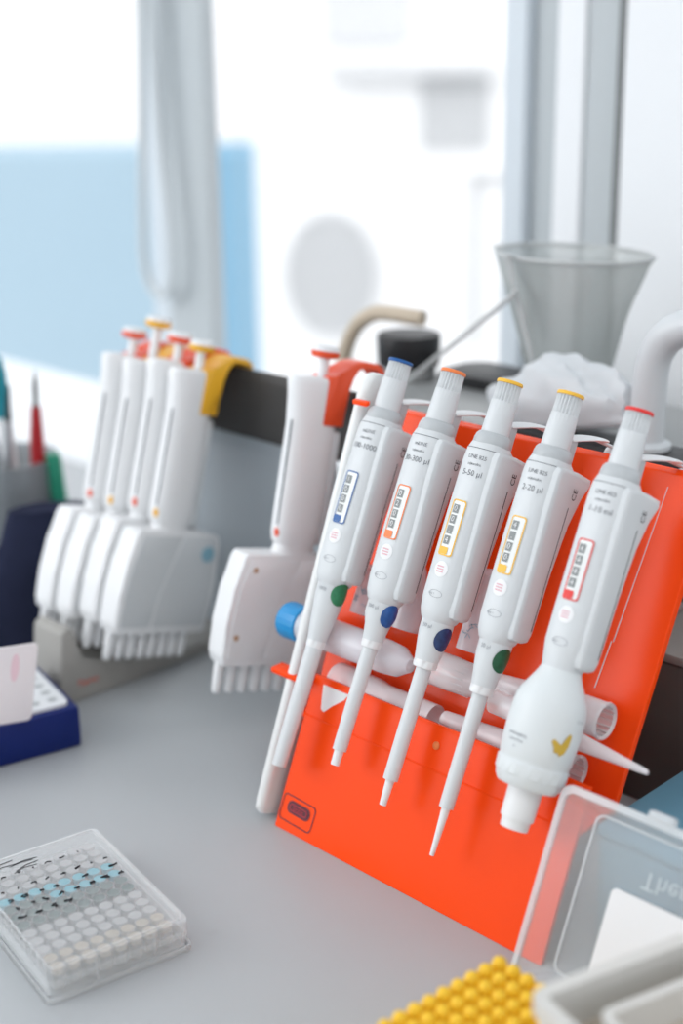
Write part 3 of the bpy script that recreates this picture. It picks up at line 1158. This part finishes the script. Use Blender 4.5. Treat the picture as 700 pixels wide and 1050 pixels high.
link('pot_body', k, 'cupg', t)


def stick(name, label, cat, base, top, parts):
    o_ = thing(name, label, cat, Matrix.Translation(base), 'tools standing in the grey pot')
    v_ = Vector(top) - Vector(base)
    rot = v_.to_track_quat('Z', 'Y').to_matrix().to_4x4()
    for nm, m_, prof in parts:
        kk = BM()
        lathe(kk, prof, 18, T=rot)
        link(nm, kk, m_, o_)
    return o_


def pz(dx, dy, z):
    return (PC[0] + dx, PC[1] + dy, z)


stick('marker_pen', 'white marker pen with teal cap, tallest in the grey pot', 'pen', pz(.012, -.012, .006), pz(0.004, -.02, .2),
      [('barrel', 'white', [(4.5, 0), (5.5, 3), (5.5, 150), (5, 152)]), ('cap', 'teal', [(6, 150), (6.2, 185), (4, 196)])])
stick('scissors', 'scissors with dark points and red handle in the grey pot', 'scissors', pz(.022, -.010, .006), pz(.032, -.02, .18),
      [('handle', 'redh', [(3, 0), (5.5, 80), (5.5, 130), (3.8, 158)]), ('blade', 'dark', [(2.0, 158), (2, 176), (.5, 186)])])
stick('tweezers', 'grey metal tweezers between the marker and the red scissors', 'tweezers', pz(-.004, -.022, .006), pz(.013, -.03, .17),
      [('arm', 'steel', [(3.4, 0), (3.4, 120), (2.5, 150)]), ('point', 'dark', [(2.5, 150), (1, 178)])])
stick('metal_spatula', 'steel spatula leaning left in the grey pot', 'spatula', pz(-.016, -.016, .006), pz(-.03, -.022, .16),
      [('shaft', 'steel', [(3, 0), (3, 150)]), ('blade', 'steel', [(5, 150), (6, 165), (2, 176)])])
k = BM()
lathe(k, [(6, 0), (6.5, 2), (6.5, 120), (5.5, 124)], 24, T=Matrix.Rotation(-.08, 4, 'Y'))
o = link('green_marker', k, 'greenc')
o.matrix_world = Matrix.Translation((-.213, 1.062, 0.001))
o.name = 'highlighter'
tag(o, 'green capped highlighter standing to the right of the grey pot', 'highlighter')

# ------------------------------------------------------------------ instrument behind the stand
t = thing('laboratory_instrument', 'low grey bench instrument with black front band behind the orange stand', 'instrument', BENCH)
k = BM()
box(k, -165, 420, 232, 356, 3, 176, 3)
link('housing', k, 'instrd', t)
k = BM()
box(k, -168, 423, 229, 358, 176.3, 184, 3)
link('top_plate', k, 'instr', t)
k = BM()
box(k, -20, 424, 227, 262, 178, 186.5, 2)
link('front_band', k, 'black', t)
k = BM()
box(k, -165, 420, 229.8, 234, 88, 100, 1)
link('trim_strip', k, 'instr', t)
k = BM()
box(k, 118, 420, 166, 229.5, 0, 92, 2)
link('lower_dark_box', k, 'instrd', t)  # dark box added to carry the dark tone down to the worktop
k = BM()
box(k, 117, 421, 165, 229.5, 92.2, 98, 1.5)
link('lower_box_top', k, 'footgrey', t)
k = BM()
prism(k, rrect(-148, -50, 300, 350, 12), 184.4, 193, 'Z', bev=2)
o = bench_obj('black_tray', k, 'black', True)
tag(o, 'flat black tray on top of the grey instrument', 'tray')
# black lidded jar with tan rubber hose
t = thing('stoppered_jar', 'jar with broad black lid standing behind the blue ringed pipette', 'jar', BENCH @ Matrix.Translation((-.172, .300, .1845)))
k = BM()
lathe(k, [(19, 0), (20.5, 2), (20.5, 9.5)], 36)
link('jar_base', k, 'instr', t)
k = BM()
lathe(k, [(23, 9.8), (23.5, 11), (24, 31), (23, 33), (3, 33.5)], 40)
link('jar_lid', k, 'black', t)
k = BM()
tube(k, smoothpath([(18, 0, 6.2), (4, -2, 6.6), (-12, -2, 6.5), (-30, -2, 4), (-46, -3, -6), (-56, -5, -24), (-60, -6, -44)]), 6.0, 16)
o = link('rubber_hose', k, 'rubber')
o.matrix_world = BENCH @ Matrix.Translation((-.174, .298, .2245))
tag(o, 'tan rubber hose lying over the black jar lid', 'hose')
# clear beaker with crumpled bag
t = thing('plastic_beaker', 'large grey translucent spouted beaker on the instrument against the window frame', 'beaker',
          BENCH @ Matrix.Translation((-.030, .304, .1845 + .009)))
k = BM()
rings = []
rn = random.Random(9)
for z, rx in ((0, 24), (3, 28), (30, 34), (60, 44), (84, 53), (92, 55), (95, 57)):
    rg = []
    for a in range(48):
        an = 2 * PI * a / 48
        r_ = rx * (1 + .03 * math.sin(3 * an + z * .06) + .02 * math.sin(11 * an + z * .12) + .018 * math.sin(7 * an - z * .2))
        if z > 75:
            r_ += 9 * math.exp(-((an - PI) / .2) ** 2) * (z - 75) / 20
        rg.append((r_ * math.cos(an), .72 * r_ * math.sin(an), z))
    rings.append(rg)
loft(k, rings, True, False)
link('beaker_wall', k, 'bag', t)
k = BM()
tube(k, [(57 * (1 + .03 * math.sin(3 * a + 95 * .06)) * math.cos(a) , .72 * 57 * math.sin(a), 95) for a in [2 * PI * i / 40 for i in range(41)]], 1.5, 8)
link('rim', k, 'rod', t)
for i, (x0, z0, x1, z1) in enumerate(((-113, 0, -8, 81), (15, 0, -19, 102))):
    k = BM()
    tube(k, [(x0, 0, z0), ((x0 + x1) / 2, 0, (z0 + z1) / 2), (x1, 0, z1)], 2.0, 12)
    lathe(k, [(2.6, -1), (2.8, 2), (1, 3.4)], 12, T=Matrix.Translation((x1, 0, z1)))
    o = link('glass_rod', k, 'rod')
    o.matrix_world = BENCH @ Matrix.Translation((-.030, .255 + .006 * i, .1865 + .0))
    tag(o, ['thin clear rod leaning right against the beaker rim', 'thin clear rod leaning left and crossing the other rod'][i], 'rod', 'clear rods by the beaker')
# crumpled white film
k = BM()
rn = random.Random(12)
bmesh.ops.create_icosphere(k, subdivisions=4, radius=1)
for v_ in k.verts:
    c = v_.co.copy()
    f = 1 + .07 * math.sin(5 * c.x + 3 * c.z) + .06 * math.sin(7 * c.y - 6 * c.z + 1) + .035 * math.sin(17 * c.x + 11 * c.y)
    v_.co = Vector((c.x * 58 * f, c.y * 16 * f, max(0, (c.z + .85 + .25 * math.sin(2.2 * c.x + .5)) * 23 * f)))
o = link('crumpled_bag', k, 'bagw')
o.matrix_world = BENCH @ Matrix.Translation((.014, .246, .1875))
tag(o, 'crumpled milky plastic bag in front of the beaker', 'bag')
# bent pipe
t = thing('bent_pipe', 'thick white pipe bending over at the top at the right edge', 'pipe', BENCH @ Matrix.Translation((.073, .245, .187)))
k = BM()
tube(k, smoothpath([(0, 0, 3), (0, 0, 25), (1, 0, 48), (5, 0, 62), (15, 0, 73), (34, 0, 79), (80, 0, 81)]), 10.5, 24)
link('pipe_bend', k, 'pipe', t)
k = BM()
lathe(k, [(15, 0), (15, 3), (10.5, 5)], 32)
link('pipe_flange', k, 'pipe', t)

# ------------------------------------------------------------------ right foreground: boxes
t = thing('blue_grey_box', 'blue-grey plastic box standing behind the open frosted lid', 'box', BENCH @ Matrix.Translation((.192, .036, 0)))
k = BM()
box(k, 0, 92, 0, 120, 0, 58, 2)
link('box_body', k, 'steelblue', t)
k = BM()
box(k, -1, 93, -1, 121, 58.3, 64, 2)
link('box_lid', k, 'steelblue', t)

# frosted lid, leaning like the stand
LT = frame(184, 21, 4, TH - .02)
t = thing('box_lid', 'frosted clear box lid stood on edge with a white paper label inside', 'lid', LT)
k = BM()
LW, LH, LD = 92, 96, 11
o_ = rrect(0, LW, 0, LH, 6, 6)
i_ = rrect(2.6, LW - 2.6, 3, LH - 3.4, 5, 6)
c_ = rrect(15, LW - 10, 9, LH - 9, 5, 6)
rings = [[(x, 0, z) for x, z in i_], [(x, LD, z) for x, z in c_]]
loft(k, rings, False, True)
link('tray', k, 'frost', t)
k = BM()
c2_ = rrect(16.2, LW - 11.2, 10.2, LH - 10.2, 4, 6)
rings = [[(x, LD - .7, z) for x, z in c_], [(x, LD + .2, z) for x, z in c_], [(x, LD + .2, z) for x, z in c2_], [(x, LD - .7, z) for x, z in c2_]]
rings.append(rings[0])
loft(k, rings, False, False)
link('inner_ridge', k, 'frostrim', t)
k = BM()
rings = [[(x, -1.2, z) for x, z in o_], [(x, 1.5, z) for x, z in o_], [(x, 1.5, z) for x, z in i_], [(x, -1.2, z) for x, z in i_]]
rings.append(rings[0])
loft(k, rings, False, False)
link('rim', k, 'frostrim', t)
k = BM()
box(k, 46, 60, -2, 3, LH - 1, LH + 3.5, 1.5)
link('hinge_tab', k, 'frostrim', t)
k = BM()
addtext(k, 'Thermo', 12, lambda u, v: (66 + u, LD - .6, LH - 29 - v))
link('moulded_lettering', k, 'frostrim', t, False)
k = BM()
prism(k, rrect(34, 80, 8, LH - 38, 3), LD - 2.2, LD - 1.2, 'Y')
link('paper_label', k, 'paper', t, False)

# yellow rack
t = thing('yellow_tip_rack', 'yellow studded tip rack in the bottom foreground', 'tip rack', wframe(.0665, .5320, 0, -51))
k = BM()
NX, NY, PT = 6, 13, 8.2
box(k, 0, NX * PT - 2, -NY * PT, 0, 0, 41, 2)
rk = link('rack_base', k, 'yel', t)
k = BM()
for i in range(NX):
    for j in range(NY):
        lathe(k, [(3.9, 40.5), (3.7, 43), (2.8, 45.4), (1.2, 46.6), (.2, 46.8)], 16, cx=3 + PT * (i + .1), cy=-3 - PT * (j + .1))
link('studs', k, 'yel', t)

# ivory box in the near corner
t = thing('ivory_box', 'open ivory plastic box with inner tray filling the bottom right corner', 'box', wframe(.0697, .4564, 0, 28))
k = BM()
rectring(k, 0, 190, -150, 0, 0, 80, 3.5, 7)
rectring(k, -2, 192, -152, 2, 74, 80.5, 6, 8)
link('box_wall', k, 'beige', t, True)
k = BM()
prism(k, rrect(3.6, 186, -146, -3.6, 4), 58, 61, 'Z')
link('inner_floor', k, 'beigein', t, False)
k = BM()
rectring(k, 17, 170, -130, -17, 61.2, 77, 4, 6)
link('inner_tray', k, 'beige', t, True)

# ------------------------------------------------------------------ light
w = bpy.data.worlds.new('sky')
S.world = w
w.use_nodes = True
nt = w.node_tree
bg = nt.nodes['Background']
bg.inputs['Strength'].default_value = 1.5
tc = nt.nodes.new('ShaderNodeTexCoord')
sp = nt.nodes.new('ShaderNodeSeparateXYZ')
nt.links.new(tc.outputs['Generated'], sp.inputs[0])
cr = nt.nodes.new('ShaderNodeValToRGB')
cr.color_ramp.elements[0].position = .0
cr.color_ramp.elements[0].color = (.45, .45, .46, 1)
cr.color_ramp.elements[1].position = .75
cr.color_ramp.elements[1].color = (1.0, 1.02, 1.05, 1)
mr = nt.nodes.new('ShaderNodeMapRange')
mr.inputs['From Min'].default_value = -1
mr.inputs['From Max'].default_value = 1
nt.links.new(sp.outputs['Z'], mr.inputs['Value'])
nt.links.new(mr.outputs['Result'], cr.inputs['Fac'])
nt.links.new(cr.outputs['Color'], bg.inputs['Color'])


def area(name, loc, tgt, sx, sy, power, col=(1, 1, 1)):
    l = bpy.data.lights.new(name, 'AREA')
    l.shape = 'RECTANGLE'
    l.size, l.size_y = sx, sy
    l.energy = power
    l.color = col
    o_ = bpy.data.objects.new(name, l)
    COL.objects.link(o_)
    o_.location = loc
    o_.rotation_euler = (Vector(tgt) - Vector(loc)).to_track_quat('-Z', 'Y').to_euler()
    return o_


area('assumed_left_light', (-2.0, .5, 1.1), (0, .75, .1), 1.6, 1.4, 27, (.97, .99, 1))  # soft key light from the left, assumed from shadow direction; no window built there
area('ceiling_fill', (.1, -.2, 1.45), (.1, -.1, 0), 1.2, .6, 5, (1, .985, .96))  # soft overhead fill added to brighten the bench, no fixture known
sun = bpy.data.lights.new('outdoor_daylight', 'SUN')
sun.energy = 0.8
sun.angle = math.radians(20)
so = bpy.data.objects.new('outdoor_daylight', sun)
COL.objects.link(so)
so.rotation_euler = Vector((.55, .75, -.55)).to_track_quat('-Z', 'Y').to_euler()

# ------------------------------------------------------------------ camera
t_, roll, H, f = .31814, -.01308, .42387, 1463.98
F = Vector((0, math.cos(t_), -math.sin(t_)))
U = Vector((0, math.sin(t_), math.cos(t_)))
X = Vector((1, 0, 0))
c, s_ = math.cos(roll), math.sin(roll)
X2, U2 = c * X + s_ * U, -s_ * X + c * U
cam = bpy.data.cameras.new('camera')
co = bpy.data.objects.new('camera', cam)
COL.objects.link(co)
co.matrix_world = Matrix.Translation((0, 0, H)) @ Matrix((X2, U2, -F)).transposed().to_4x4()
cam.sensor_fit = 'VERTICAL'
cam.sensor_height = 36
cam.sensor_width = 24
cam.lens = f / 1050 * 36
cam.clip_start = .01
cam.dof.use_dof = True
cam.dof.focus_distance = .745
cam.dof.aperture_fstop = 3.2
S.camera = co
S.view_settings.view_transform = 'Standard'
S.view_settings.look = 'None'
S.view_settings.gamma = 1
S.view_settings.exposure = 0
S.view_settings.use_curve_mapping = False
